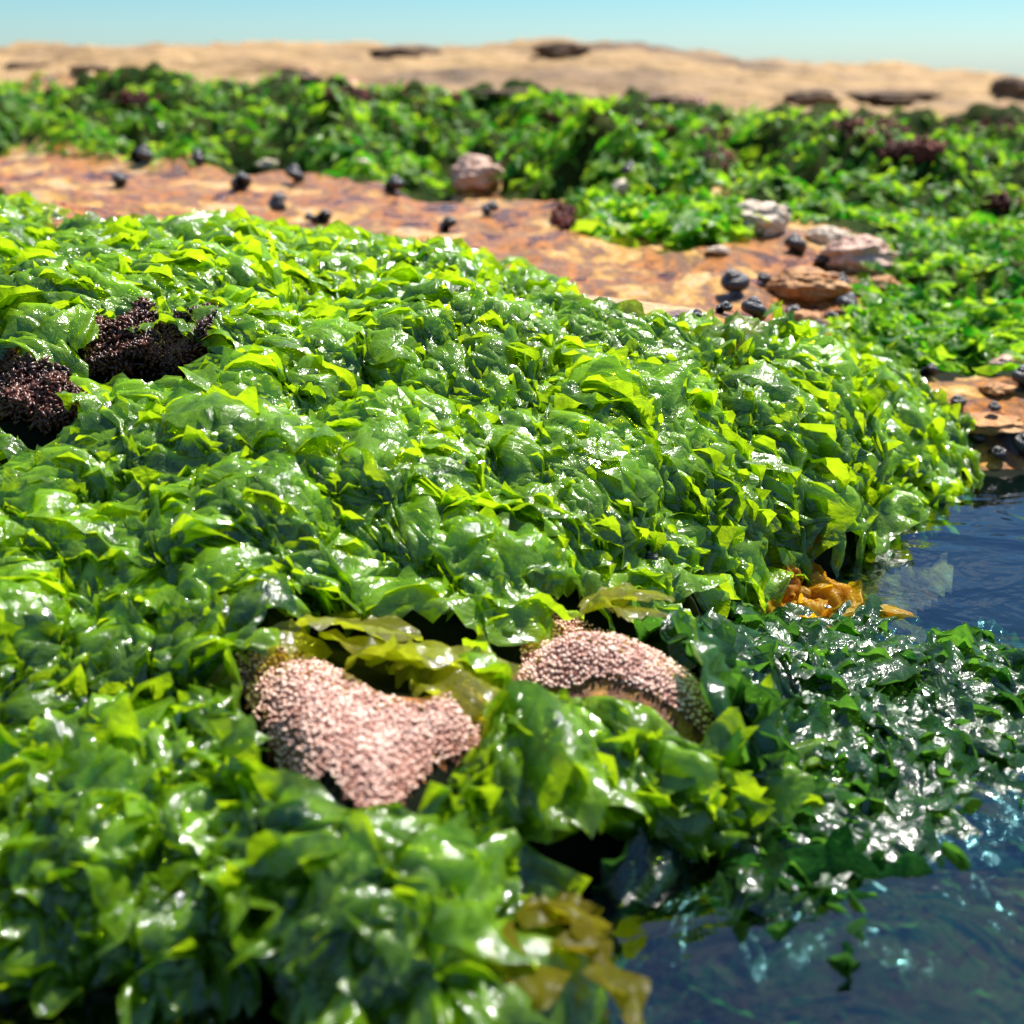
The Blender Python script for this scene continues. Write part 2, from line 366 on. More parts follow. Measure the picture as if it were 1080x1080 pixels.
# water: clear film over dark rock, reflecting the sky
m, nt = mat('pool_water'); L = nt.links.new
tc = N(nt, 'ShaderNodeTexCoord')
mp = N(nt, 'ShaderNodeMapping'); mp.inputs['Scale'].default_value = (.55, 1, 1); mp.inputs['Rotation'].default_value = (0, 0, R(-25)); L(tc.outputs['Object'], mp.inputs['Vector'])
n1 = N(nt, 'ShaderNodeTexNoise', Scale=20.0, Detail=4.0, Roughness=.45, Distortion=.6); L(mp.outputs[0], n1.inputs['Vector'])
bp = N(nt, 'ShaderNodeBump', Strength=.45, Distance=.010); L(n1.outputs['Fac'], bp.inputs['Height'])
fr = N(nt, 'ShaderNodeFresnel', IOR=1.75); L(bp.outputs[0], fr.inputs['Normal'])
tr = N(nt, 'ShaderNodeBsdfTransparent'); tr.inputs['Color'].default_value = (.40, .64, .66, 1)
gl = N(nt, 'ShaderNodeBsdfGlossy', Roughness=.03); L(bp.outputs[0], gl.inputs['Normal']); gl.inputs['Color'].default_value = (1, 1, 1, 1)
mx = N(nt, 'ShaderNodeMixShader'); L(fr.outputs[0], mx.inputs[0]); L(tr.outputs[0], mx.inputs[1]); L(gl.outputs[0], mx.inputs[2])
out(nt, mx.outputs[0]); M_WATER = m
M_SEABED_SHADE = simple('seabed_and_gap_shade', (.002, .004, .002), (.007, .010, .004), 25, .9, .1)  # also painted under the weed as the shade between blades

M_WROCK = simple('weedy_rock', (.006, .022, .003), (.035, .045, .008), 18, .9, .05)
# ------------------------------------------------------------------ the setting
def grid_faces(nv, nu):
    j, i = np.meshgrid(np.arange(nv - 1), np.arange(nu - 1), indexing='ij')
    a = (j * nu + i).ravel(); return np.stack([a, a + 1, a + nu + 1, a + nu], 1)
V = np.stack([GX, GY, GZ], -1)
jb = int((math.log(4.5) - V0) / (V1 - V0) * (NV - 1))
# wet shelf; below the tide line and under near weed, gap shade is painted near-black
me = mesh_np('rock_shelf', V[:jb + 1].reshape(-1, 3), grid_faces(jb + 1, NU), M_SHELF)
me.materials.append(M_SEABED_SHADE); me.materials.append(M_WROCK)
zc = GZ[:jb + 1]; wm = weedmask[:jb + 1]
pa, pb = PXg[:jb + 1], PYg[:jb + 1]
amber = inpoly(pa, pb, [(800, 640), (880, 600), (1000, 560), (1000, 620), (960, 655), (860, 680)])
dark = (((zc < .004) | (GY[:jb + 1] < .62)) & ~amber) | ((wm > .5) & (GY[:jb + 1] < 4))
dark &= ~((p1[:jb + 1] > .5) | (p2[:jb + 1] > .5))
fd = (dark[:-1, :-1] & dark[1:, 1:]).ravel().astype(np.int32)
fd = fd * np.where((GY[:jb, :-1] > 1.0) & (GZ[:jb, :-1] > .004), 2, 1).ravel().astype(np.int32)
me.polygons.foreach_set('material_index', fd)
tag(link('rock_shelf', me), kind='structure')
me = mesh_np('sandstone_bank', V[jb:].reshape(-1, 3), grid_faces(NV - jb, NU), M_BANK)
tag(link('sandstone_bank', me), kind='structure')
# pool and sea
def plane(name, x0, x1, y0, y1, z, m):
    me = mesh_np(name, [(x0, y0, z), (x1, y0, z), (x1, y1, z), (x0, y1, z)], [(0, 1, 2, 3)], m, False); return link(name, me)
tag(plane('pool_water', -3, 4, -1.5, 4.0, 0.0, M_WATER), kind='structure')
tag(plane('sea_water', -3000, 3000, 13.5, 5000, -.05, M_WATER), kind='structure')
tag(plane('seabed', -3000, 3000, -20, 5000, -.6, M_SEABED_SHADE), kind='structure')

# ------------------------------------------------------------------ seaweed fronds
def flow(x, y):
    """direction the blades lie in: down the slope, combed towards the pool"""
    px, py, _ = project(x, y, terr(x, y))
    a = np.interp(px, [0, 250, 500, 800, 1080], [352, 346, 336, 320, 306])     # degrees, 270 = towards the camera
    a = a + 28 * fbm(x, y, 7, 2, 61)
    a = np.where(py > 690, 290 + 110 * noise2(x * 9, y * 9, 60), a)
    return a
def fronds(x, y, Lm, Wm, ns, nt_, seed, lift=.014, ruff=.30, dirspread=45, rollsd=35, flowdir=True, tintb=.5, pleat=.55, archk=.06, fine=1.0):
    rg = np.random.default_rng(seed); n = len(x)
    ln = Lm * np.exp(rg.normal(0, .3, n)); wd = Wm * np.exp(rg.normal(0, .3, n))
    a = (flow(x, y) if flowdir else rg.random(n) * 360) + rg.normal(0, dirspread, n)
    a = np.radians(a); curl = rg.normal(0, 1.3, n)
    roll0 = np.radians(rg.normal(0, rollsd, n)); tw = rg.normal(0, .02 * rollsd, n)
    off = rg.random(n) ** 1.3 * lift
    k1 = rg.uniform(1.2, 2.8, n); ph = rg.random(n) * 6.28; k2 = rg.uniform(.8, 2.2, n); ph2 = rg.random(n) * 6.28
    arch = rg.uniform(-.3, 1.0, n) * archk * ln
    s = np.linspace(0, 1, ns); t = np.linspace(-1, 1, nt_)
    X = np.zeros((n, ns)); Y = np.zeros((n, ns)); A_ = np.zeros((n, ns))
    X[:, 0] = x; Y[:, 0] = y; A_[:, 0] = a
    for i in range(1, ns):
        gx, gy = grad(X[:, i-1], Y[:, i-1]); dx, dy = np.cos(a), np.sin(a)
        sl = gx * dx + gy * dy
        stp = ln / (ns - 1) / np.sqrt(1 + sl * sl)
        X[:, i] = X[:, i-1] + dx * stp; Y[:, i] = np.maximum(Y[:, i-1] + dy * stp, .12)
        a = a + curl / (ns - 1); A_[:, i] = a
    Zc = terr(X, Y)
    Zc = Zc + off[:, None] + arch[:, None] * np.sin(s * np.pi)[None] ** .8
    gx, gy = grad(X, Y); dx, dy = np.cos(A_), np.sin(A_)
    T = np.stack([dx, dy, gx * dx + gy * dy], -1); T /= np.linalg.norm(T, axis=-1, keepdims=True)
    Nn = np.stack([-gx, -gy, np.ones_like(gx)], -1); Nn /= np.linalg.norm(Nn, axis=-1, keepdims=True)
    B = np.cross(Nn, T); B /= np.linalg.norm(B, axis=-1, keepdims=True); Nn = np.cross(T, B)
    ro = roll0[:, None] + tw[:, None] * (s - .5)[None]
    c, si = np.cos(ro)[..., None], np.sin(ro)[..., None]
    B2 = B * c + Nn * si; N2 = Nn * c - B * si
    prof = (.25 + .75 * np.sin(np.clip(s * 1.15 + .08, 0, 1) * np.pi * .62)) * np.sqrt(np.clip(1.02 - s ** 5, 0, 1))
    edge = 1 + .24 * np.sin(s[None] * 6 * k1[:, None] + ph[:, None]) + .14 * np.sin(s[None] * 23 + ph2[:, None])
    edge2 = 1 + .24 * np.sin(s[None] * 7 * k2[:, None] + ph2[:, None]) + .14 * np.sin(s[None] * 27 + ph[:, None])
    edge = edge * (1 + rg.normal(0, .09, (n, ns))); edge2 = edge2 * (1 + rg.normal(0, .09, (n, ns)))
    w0 = wd[:, None] * prof[None] * .5
    tt = t[None, None, :]
    Wt = np.where(tt < 0, (w0 * edge)[..., None], (w0 * edge2)[..., None]) * tt
    rs = s[None, :, None]
    # ruffle: folds along the blade, strongest on the free edges, and pleats across it
    amp = (wd * ruff)[:, None, None] * (.25 + .75 * rs)
    e3 = lambda q_: q_[:, None, None]
    rf = amp * ((1 - pleat) * np.abs(tt) ** 1.6 * np.sin(6.28 * e3(k1) * 1.2 * rs + e3(ph) + 1.4 * np.sign(tt))
                + pleat * np.sin(5.0 * e3(k2) * tt + e3(ph2) + 1.6 * np.sin(3 * rs + e3(ph)))
                + .30 * np.sin(7 * tt * e3(k1) + e3(ph2) * 3 - 3.5 * rs) + .13 * np.sin(15 * rs + 5 * tt + e3(ph)) + .09 * rg.normal(0, 1, (n, ns, nt_)) * fine)
    # rolled-in margins
    C = np.stack([X, Y, Zc], -1)[:, :, None, :]
    V = C + B2[:, :, None, :] * Wt[..., None] + N2[:, :, None, :] * rf[..., None]
    V += T[:, :, None, :] * (rf * .5 * np.cos(4 * tt + ph[:, None, None]))[..., None]
    tn = np.clip(tintb + rg.normal(0, .20, n), 0, 1)
    # tint runs from darker bases to paler tips
    tv = tn[:, None, None] + .25 * (rs - .5) + 0 * tt
    # size seen in the photograph, for picking the ones that become parts
    mid = V[:, ns // 2, nt_ // 2]; px, py, d = project(mid[:, 0], mid[:, 1], mid[:, 2])
    vis = (px > -40) & (px < 1120) & (py > -20) & (py < 1110)
    score = np.where(vis, ln * wd / d ** 2 * (.3 + off / max(lift, 1e-6)), 0)
    return V, np.broadcast_to(tv, V.shape[:3]), score
def sheets(x, y, Lm, Wm, ns, nt_, seed, lift=.008, crease=.007, dirspread=30, rollsd=7, tintb=.6, curlsd=.8, freq=1.0, dive=.010):
    """broad thin sheets lying on the ground, creased along their length, with torn fluttering margins"""
    rg = np.random.default_rng(seed); n = len(x)
    ln = Lm * np.exp(np.clip(rg.normal(0, .28, n), -.6, .45)); wd = Wm * np.exp(np.clip(rg.normal(0, .28, n), -.6, .45))
    a = np.radians(flow(x, y) + rg.normal(0, dirspread, n)); curl = rg.normal(0, curlsd, n)
    ro = np.radians(rg.normal(0, rollsd, n)); off = rg.random(n) * lift
    s = np.linspace(0, 1, ns); t = np.linspace(-1, 1, nt_)
    X = np.zeros((n, ns)); Y = np.zeros((n, ns)); A_ = np.zeros((n, ns)); X[:, 0] = x; Y[:, 0] = y; A_[:, 0] = a
    for i in range(1, ns):
        gx, gy = grad(X[:, i-1], Y[:, i-1]); dx, dy = np.cos(a), np.sin(a); sl = gx * dx + gy * dy
        stp = ln / (ns - 1) / np.sqrt(1 + sl * sl)
        X[:, i] = X[:, i-1] + dx * stp; Y[:, i] = np.maximum(Y[:, i-1] + dy * stp, .12); a = a + curl / (ns - 1); A_[:, i] = a
    o1 = rg.uniform(-300, 300, n)[:, None]; o3 = o1[..., None]
    prof = np.clip(1 - np.abs(2 * s - 1) ** 2.3, 0, 1) ** .62
    el = prof[None] * (1 + .55 * fbm(s[None] * 5 + o1, o1, 1, 3, 70)) * (1 + rg.normal(0, .03, (n, ns)))
    er = prof[None] * (1 + .55 * fbm(s[None] * 5 + o1, -o1, 1, 3, 71)) * (1 + rg.normal(0, .03, (n, ns)))
    tt = t[None, None, :]; rs = s[None, :, None] + .06 * fbm(tt * 2.3 + o3, o3 * 1.7, 1, 3, 72) * np.sin(s[None, :, None] * 3.14)
    hw = wd[:, None] * .5
    bx = np.where(tt < 0, (hw * el)[..., None], (hw * er)[..., None]) * tt        # across, metres
    ax = ln[:, None, None] * rs                                                    # along, metres
    # sideways position over the ground, and the ground below it
    C_, S_ = np.cos(A_)[..., None], np.sin(A_)[..., None]
    Xc = X[..., None] - S_ * bx; Yc = np.maximum(Y[..., None] + C_ * bx, .12)
    wx = bx + .007 * fbm(ax * 20 + o3, bx * 20 + o3, 1, 2, 73)
    r1 = 1 - 2.4 * np.abs(noise2(ax * 15 * freq + o3, wx * 70 * freq, 74))
    r2 = 1 - 2.4 * np.abs(noise2(ax * 38 * freq + o3, wx * 135 * freq + 7, 75))
    r3 = noise2(ax * 75 * freq, wx * 110 * freq + o3, 76)
    soft = fbm(ax * 16 + o3, bx * 20, 1, 2, 77)
    edge = np.maximum(np.abs(tt) ** 3, np.abs(2 * rs - 1) ** 5)
    fl = fbm(ax * 58 * freq + o3, bx * 20 + 3, 1, 2, 78)
    disp = crease * (.95 * r1 + .70 * r2 + .35 * r3 + .35 * soft) * (1 + .2 * edge) + crease * 2.0 * fl * edge + crease * .5
    Zc = terr(Xc, Yc) + off[:, None, None] + disp + bx * np.tan(ro)[:, None, None]
    Zc = Zc - dive * (np.abs(2 * rs - 1) ** 3 + .3 * np.clip(tt, 0, 1) ** 2.5)
    # push along the ground's normal as well, so that steep faces fold outwards
    gx, gy = grad(Xc, Yc); k_ = disp * .8
    V = np.stack([Xc - gx * k_ - S_ * fl * edge * crease * .8, np.maximum(Yc - gy * k_ + C_ * fl * edge * crease * .8, .1), Zc], -1)
    tn = np.clip(tintb + rg.normal(0, .17, n), 0, 1)
    tv = tn[:, None, None] + .16 * r1 + .10 * r2 + .25 * soft  # paler ridges, darker creases: fold highlight and shade put into the tint
    mid = V[:, ns // 2, nt_ // 2]; px, py, d = project(mid[:, 0], mid[:, 1], mid[:, 2])
    vis = (px > -40) & (px < 1120) & (py > -20) & (py < 1110)
    return V, tv, np.where(vis, ln * wd / d ** 2 * (.3 + off / lift), 0)
def scatter(poly, count, seed, y0, y1, zmax=9, avoid=(), power=1.0, zmin=-1):
    rg = np.random.default_rng(seed); X = []; Y = []; got = 0
    while got < count:
        u = rg.uniform(-.75, .75, count * 3); v = rg.uniform(math.log(y0), math.log(y1), count * 3)
        y = np.exp(v); x = u * (y + .1); z = terr(x, y)
        px, py, d = project(x, y, z)
        ok = inpoly(px, py, poly) & (z < zmax) & (z > zmin) & (rg.random(count * 3) < (y / y1) ** power)
        for a in avoid: ok &= ~inpoly(px, py, a)
        X.append(x[ok]); Y.append(y[ok]); got += ok.sum()
        if len(X) > 60: break
    return np.concatenate(X)[:count], np.concatenate(Y)[:count]
def drop_on(V, polys, frac=.0):
    """keep only blades whose body stays off the bare patches"""
    px, py, d = project(V[..., 0], V[..., 1], V[..., 2])
    bad = np.zeros(px.shape, bool)
    for p in polys: bad |= inpoly(px, py, p)
    return bad.reshape(len(V), -1).mean(1) <= frac
def bed(name, label, mat_, sets, group=None, parts=300, loc=None):
    root = thing(name, label, 'seaweed', loc or (0, 0, 0), group)
    inv = Vector(root.location)
    alls = []
    for V, T, sc in sets:
        for i in range(len(V)): alls.append((sc[i], V.shape[1], V.shape[2]))
    scs = np.concatenate([s[2] for s in sets]); cut = np.sort(scs)[::-1][min(parts, len(scs) - 1)]
    off = np.array(inv)
    vs, fs, ts, base = [], [], [], 0
    for V, T, sc in sets:
        n, ns, ntt = V.shape[:3]; F = grid_faces(ns, ntt)
        pick = sc > cut
        for i in np.nonzero(pick)[0]:
            c = V[i].reshape(-1, 3); o = c[0].copy()
            me = mesh_np('frond', c - o, F, mat_, True, {'tint': T[i].ravel()})
            link('frond', me, root, Vector((o - off).tolist()))
        R_ = V[~pick]; m_ = len(R_)
        if m_:
            vs.append(R_.reshape(-1, 3) - off); ts.append(T[~pick].reshape(-1))
            fs.append((F[None] + (np.arange(m_) * ns * ntt)[:, None, None]).reshape(-1, 4) + base); base += m_ * ns * ntt
    me = mesh_np('frond_mass', np.concatenate(vs), np.concatenate(fs), mat_, True, {'tint': np.concatenate(ts)})
    tag(link('frond_mass', me, root), kind='stuff')
    return root
def sub(s, k): return tuple(a[k] for a in s)

BARE = (PATCH1, PATCH2)
BARE_M = tuple([(a_, b_ + 32 if b_ < sum(q_[1] for q_ in p_) / len(p_) else b_ + 4) for a_, b_ in p_] for p_ in BARE)
TUFT1 = [(92,402),(94,374),(110,352),(150,348),(180,356),(240,352),(228,370),(208,390),(190,404),(120,404)]
TUFT2 = [(-40,396),(25,396),(52,412),(90,436),(86,460),(50,462),(0,445),(-50,430)]
# main mound: a thick matted underlayer, then long combed blades on top
x, y = scatter(MOUND, 560, 11, .38, 1.6, power=.6)
a = sheets(x, y, .140, .042, 34, 18, 12, lift=.006, crease=.0070, dirspread=16, rollsd=6, tintb=.58, dive=.012)
x, y = scatter(MOUND, 1500, 13, .38, 1.5, power=.3)
b = sheets(x, y, .105, .0155, 36, 8, 14, lift=.012, crease=.0055, dirspread=15, rollsd=12, tintb=.62, dive=.010, freq=1.15)
x, y = scatter(MOUND, 800, 15, .38, 1.5, power=.5)
c = sheets(x, y, .040, .017, 16, 11, 16, lift=.011, crease=.0065, dirspread=40, rollsd=14, tintb=.62, freq=1.3, dive=.008)
def spill(V, poly, frac):
    px, py, d = project(V[..., 0], V[..., 1], V[..., 2]); px2, py2, d = project(V[..., 0], V[..., 1], terr(V[..., 0], V[..., 1]))
    return (~inpoly(px2, py2 + 3, poly)).reshape(len(V), -1).mean(1) <= frac
sets = [sub(s, drop_on(s[0], BARE_M, .012) & drop_on(s[0], (TUFT1, TUFT2), .07) & spill(s[0], MOUND, .21)) for s in (a, b, c)]
bed('sea_lettuce', 'large bright green sheet of wet sea lettuce draped over the central mound beside the pool', M_WEED, sets, 'beds of sea lettuce', loc=(0, .7, .1))
# foreground; its lower tint puts shadow into the colour
x, y = scatter(FORE, 640, 21, .2, .6, power=.4)
a = sheets(x, y, .075, .026, 22, 14, 22, lift=.008, crease=.0075, dirspread=45, rollsd=12, tintb=.46, freq=.9)
x, y = scatter(FORE, 600, 23, .2, .6, power=.4)
b = sheets(x, y, .036, .018, 14, 10, 24, lift=.011, crease=.008, dirspread=80, rollsd=20, tintb=.48, freq=1.1)
sets = [sub(s, drop_on(s[0], BARE, .012) & drop_on(s[0], (HOLLOW,), .12) & spill(s[0], FORE, .6)) for s in (a, b)]
bed('sea_lettuce', 'crumpled green sea lettuce in the foreground below the pink granular patches', M_WEED, sets, 'beds of sea lettuce', loc=(-.05, .33, .03))
# half-drowned weed in the pool
x, y = scatter(POOLW, 420, 31, .25, .6, power=.4)
a = sheets(x, y, .055, .032, 20, 14, 32, lift=.008, crease=.0065, dirspread=60, rollsd=10, tintb=.45)
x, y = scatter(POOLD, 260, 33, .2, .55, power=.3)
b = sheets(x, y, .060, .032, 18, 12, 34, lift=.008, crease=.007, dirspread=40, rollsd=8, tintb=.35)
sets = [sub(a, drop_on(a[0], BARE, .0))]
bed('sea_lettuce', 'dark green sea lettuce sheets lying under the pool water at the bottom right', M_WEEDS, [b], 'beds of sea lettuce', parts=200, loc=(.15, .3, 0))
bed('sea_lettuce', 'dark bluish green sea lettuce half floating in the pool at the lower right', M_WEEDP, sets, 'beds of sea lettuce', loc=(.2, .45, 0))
# far bands
def far(poly, n, seed, y0, y1, label, parts=200, Ls=.040, Ws=.016, loc=(0, 2, .1), lift=.03):
    x, y = scatter(poly, int(n * 1.35), seed, y0, y1, power=.6)
    a = fronds(x, y, Ls, Ws, 6, 4, seed + 1, lift=lift, ruff=.34, dirspread=70, rollsd=32, flowdir=False, tintb=.45, pleat=.3)
    bed('sea_lettuce', label, M_WEEDF, [a], 'beds of sea lettuce', parts, loc)
far(BANDL, 3000, 41, 1.9, 4.6, 'green sea lettuce band at the far left between orange rock and sandstone bank', loc=(-1, 3, .15))
far(BANDC, 3200, 43, 1.6, 4.6, 'green sea lettuce band in the middle distance behind the pink boulder', loc=(.1, 3, .15))
far(BANDR, 6500, 45, 1.0, 4.6, 'broad green sea lettuce spread at the far right under the sandstone bank', loc=(1, 2.2, .15), lift=.02, Ls=.028, Ws=.012)
far(CLUMPR, 900, 47, .8, 1.5, 'low bright green sea lettuce clump on the rock right of the black snails', loc=(.45, 1.05, .07), Ls=.028, Ws=.015, lift=.015)
far(CLUMPM, 260, 49, 1.0, 2.2, 'small dark green sea lettuce tuft on orange rock left of the pale stone', loc=(.25, 1.5, .1), Ls=.035, Ws=.024, parts=60, lift=.03)
far(CLUMPS, 120, 51, 1.0, 2.4, 'narrow green sea lettuce tongue hanging onto the orange rock', loc=(.12, 1.6, .1), Ls=.035, Ws=.024, parts=40, lift=.02)

# ------------------------------------------------------------------ blobs
def ico(sub):
    t = (1 + 5 ** .5) / 2
    v = [(-1,t,0),(1,t,0),(-1,-t,0),(1,-t,0),(0,-1,t),(0,1,t),(0,-1,-t),(0,1,-t),(t,0,-1),(t,0,1),(-t,0,-1),(-t,0,1)]
    f = [(0,11,5),(0,5,1),(0,1,7),(0,7,10),(0,10,11),(1,5,9),(5,11,4),(11,10,2),(10,7,6),(7,1,8),(3,9,4),(3,4,2),(3,2,6),(3,6,8),(3,8,9),(4,9,5),(2,4,11),(6,2,10),(8,6,7),(9,8,1)]
    v = [np.array(a) / np.linalg.norm(a) for a in v]
    for _ in range(sub):
        nf = []; cache = {}
        def mid(a, b):
            k = (min(a, b), max(a, b))
            if k not in cache:
                m = v[a] + v[b]; v.append(m / np.linalg.norm(m)); cache[k] = len(v) - 1
            return cache[k]
        for a, b, c in f:
            d, e, g = mid(a, b), mid(b, c), mid(c, a); nf += [(a, d, g), (b, e, d), (c, g, e), (d, e, g)]
        f = nf
    return np.array(v), np.array(f)
ICO0, ICO1, ICO2, ICO4 = ico(0), ico(1), ico(2), ico(4)
def blobs(P, rad, base, rg, squash=1.0, elong=0.0):
    bv, bf = base; n = len(P)
    q = rg.normal(size=(n, 4)); q /= np.linalg.norm(q, axis=1, keepdims=True)
    w_, x_, y_, z_ = q.T
    Rm = np.stack([1-2*(y_*y_+z_*z_), 2*(x_*y_-z_*w_), 2*(x_*z_+y_*w_), 2*(x_*y_+z_*w_), 1-2*(x_*x_+z_*z_), 2*(y_*z_-x_*w_), 2*(x_*z_-y_*w_), 2*(y_*z_+x_*w_), 1-2*(x_*x_+y_*y_)], 1).reshape(n, 3, 3)
    sc = rad[:, None] * (1 + rg.uniform(-.2, .2, (n, 3))); sc[:, 2] *= (1 + elong)
    V = np.einsum('nij,nkj->nki', Rm, bv[None] * sc[:, None, :])
    V[..., 2] *= squash
    V += P[:, None, :]
    F = (bf[None] + (np.arange(n) * len(bv))[:, None, None]).reshape(-1, 3)
    return V.reshape(-1, 3), F

# pink granular patches (colonies of tiny knobs packed on rock)
def patch(poly, seed, label, n):
    rg = np.random.default_rng(seed)
    xs = [p[0] for p in poly]; ys = [p[1] for p in poly]
    pts = []
    cxp, cyp = sum(xs) / len(xs), sum(ys) / len(ys)
    grown = [(cxp + (a - cxp) * 1.12, cyp + (b - cyp) * 1.14) for a, b in poly]
    x0, y0, _, _ = hit(cxp, cyp)
    cand = rg.uniform(-.12, .12, (90000, 2)) + (x0, y0)
    z = terr(cand[:, 0], cand[:, 1]); px, py, _ = project(cand[:, 0], cand[:, 1], z)
    ok = inpoly(px, py, grown); cand = cand[ok]; z = z[ok]
    # dart throwing on a cell grid
    r = .0014; cell = {}; keep = []
    for i, (a, b) in enumerate(cand):
        k = (int(a / r), int(b / r)); bad = False
        for dx in (-1, 0, 1):
            for dy in (-1, 0, 1):
                for j in cell.get((k[0] + dx, k[1] + dy), ()):
                    if (cand[j][0] - a) ** 2 + (cand[j][1] - b) ** 2 < r * r * .80: bad = True
        if not bad: cell.setdefault(k, []).append(i); keep.append(i)
        if len(keep) >= n: break
    P = np.stack([cand[keep, 0], cand[keep, 1], z[keep] + .0018 + rg.normal(0, .0005, len(keep))], 1)
    px, py, _ = project(P[:, 0], P[:, 1], P[:, 2])
    # rim knobs under the weed edge are mustard coloured
    sh = [(cxp + (a - cxp) * .90, cyp + (b - cyp) * .84 + 6) for a, b in poly]
    rim = ~inpoly(px, py, sh) & (py < cyp + 20) & (rg.random(len(P)) < .12)
    root = thing('barnacle_patch', label, 'barnacles', (x0, y0, float(terr(x0, y0))), 'patches of pink granules on the rock')
    off = np.array(root.location)
    rad = rg.uniform(.0006, .00105, len(P))
    for msk, m_, nm in ((~rim, M_GRAN, 'granule'), (rim, M_GRANY, 'rim_granule')):
        if msk.sum() == 0: continue
        V, F = blobs(P[msk] - off, rad[msk], ICO0, rg, .9, .3)
        tag(link(nm, mesh_np(nm, V, F, m_), root), kind='stuff')
    # crust they grow from
    g = np.array([(a, b) for a in np.linspace(-.13, .13, 60) for b in np.linspace(-.13, .13, 60)]) + (x0, y0)
    zz = terr(g[:, 0], g[:, 1]) + .0012; px, py, _ = project(g[:, 0], g[:, 1], zz)
    inside = inpoly(px, py, [(cxp + (a - cxp) * 1.2, cyp + (b - cyp) * 1.25) for a, b in poly])
    F = grid_faces(60, 60); F = F[inside[F].all(1)][:, ::-1]
    me = mesh_np('crust', np.column_stack([g, zz]) - off, F, M_BED); link('crust', me, root)
patch(PATCH1, 61, 'larger pink granular barnacle patch framed by sea lettuce at lower left of centre', 9000)
patch(PATCH2, 62, 'narrow curved strip of pink granular barnacles right of the larger patch', 7500)

# red-brown curly weed tufts
def tuft(poly, seed, label, n, m_, h, rr, y=None, name='brown_seaweed', base=ICO0, grp='tufts of dark red brown seaweed'):
    rg = np.random.default_rng(seed)
    xs = [p[0] for p in poly]; ys = [p[1] for p in poly]
    cxp, cyp = sum(xs) / len(xs), sum(ys) / len(ys)
    pts = []
    tries = 0
    c0 = np.array([hit(a, b)[:3] for a, b in poly]); cen = c0.mean(0)
    lo, hi = c0.min(0), c0.max(0)
    cand = np.column_stack([rg.uniform(lo[0] - .01, hi[0] + .01, n * 6), rg.uniform(lo[1] - .01, hi[1] + .01, n * 6)])
    z = terr(cand[:, 0], cand[:, 1]); px, py, _ = project(cand[:, 0], cand[:, 1], z)
    ok = inpoly(px, py, poly); cand = cand[ok][:n]; z = z[ok][:n]
    if len(cand) < 10:
        cand = np.column_stack([rg.normal(cen[0], (hi[0]-lo[0]) / 4 + .005, n), rg.normal(cen[1], (hi[1]-lo[1]) / 4 + .005, n)]); z = terr(cand[:, 0], cand[:, 1])
    hh = h * (.5 + .9 * np.abs(fbm(cand[:, 0], cand[:, 1], .6 / h, 2, seed))) * rg.random(len(cand)) ** .5
    P = np.column_stack([cand, z + hh])
    V, F = blobs(P - cen, rg.uniform(.6, 1.3, len(P)) * rr, base, rg, 1, 2.6)
    root = thing(name, label, 'seaweed', cen.tolist(), grp)
    return tag(link('branchlet_mass', mesh_np('branchlet_mass', V, F, m_), root), kind='stuff')
tuft(TUFT1, 71, 'dark red brown curly seaweed tuft on the green mound, the wider and farther of two', 6500, M_BROWN, .024, .0010)
tuft(TUFT2, 72, 'dark red brown curly seaweed tuft at the left edge, the nearer of two', 5500, M_BROWN, .024, .0010)
def ell(cx_, cy_, rx, ry, k=12):
    return [(cx_ + rx * math.cos(i / k * 6.283), cy_ + ry * math.sin(i / k * 6.283)) for i in range(k)]
FARB = [(140,107,30,8,'dark brown weed patch in the far left sea lettuce band'),
(370,105,28,8,'dark brown weed streak under the sandstone bank left of centre'),
(450,106,40,7,'long dark brown weed streak under the sandstone bank at centre'),
(600,125,28,7,'dark brown weed patch just below the sandstone bank right of centre'),
(690,138,30,8,'dark maroon weed patch between green clumps right of centre'),
(755,150,26,9,'reddish brown weed patch in the middle of the green band at right'),
(755,175,24,10,'blackish weed clump just above the pale stones'),
(920,140,45,12,'broad dark maroon weed patch at far right under the bank'),
(1040,135,50,8,'dark brown weed strip along the foot of the bank at right edge'),
(960,165,30,7,'small maroon weed patch in the far right green spread'),
(1060,215,25,7,'dark brown weed patch at the right edge above the green clump'),
(610,232,28,12,'dark brown weed cushion on the orange rock beside the green tongue'),
(665,240,34,10,'dark brown weed cushion left of the small green tuft')]
for i, (a, b, c_, d_, lb) in enumerate(FARB):
    tuft(ell(a, b, c_, d_), 80 + i, lb, 600, M_BROWNF, .018 if b < 200 else .008, .004 if b < 200 else .003, grp='brown weed patches in the distance')

# ------------------------------------------------------------------ stones
def stone(px, py, wpx, hpx, m_, label, seed, name='boulder', flat=1.0, sink=.5, cat='rock', grp='loose stones on the shelf', dy=0):
    x, y, z, t = hit(px, py + hpx * .4); rg = np.random.default_rng(seed)
    d = y * cp + (H - z) * sp
    rx = wpx / FPX * d / 2; rz = hpx / FPX * d / 2 * (.85 if name == 'boulder' else 1)
    v, f = ICO4; v = v.copy()
    nn = fbm(v[:, 0] * 1.0 + seed, v[:, 1] + v[:, 2] * 1.7, 1.0, 3, seed) * .40 + fbm(v[:, 0] + v[:, 2], v[:, 1] - seed, 4, 3, seed + 3) * .12
    v = v * (1 + nn)[:, None]
    v = v * np.array([rx, rx * .8 * flat, rz])
    return tag(link(name, mesh_np(name, v, f, m_), None, (x, y, z + rz * (1 - sink))), label, cat, grp)
stone(502, 178, 52, 40, M_PINK, 'smooth pinkish boulder standing between green clumps in the middle distance', 1)
stone(800, 226, 64, 44, M_PALE, 'whitish pitted stone with dark snails beside the far green clumps', 2)
stone(735, 222, 50, 20, M_PALE, 'low pale stone left of the whitish pitted stone', 3)
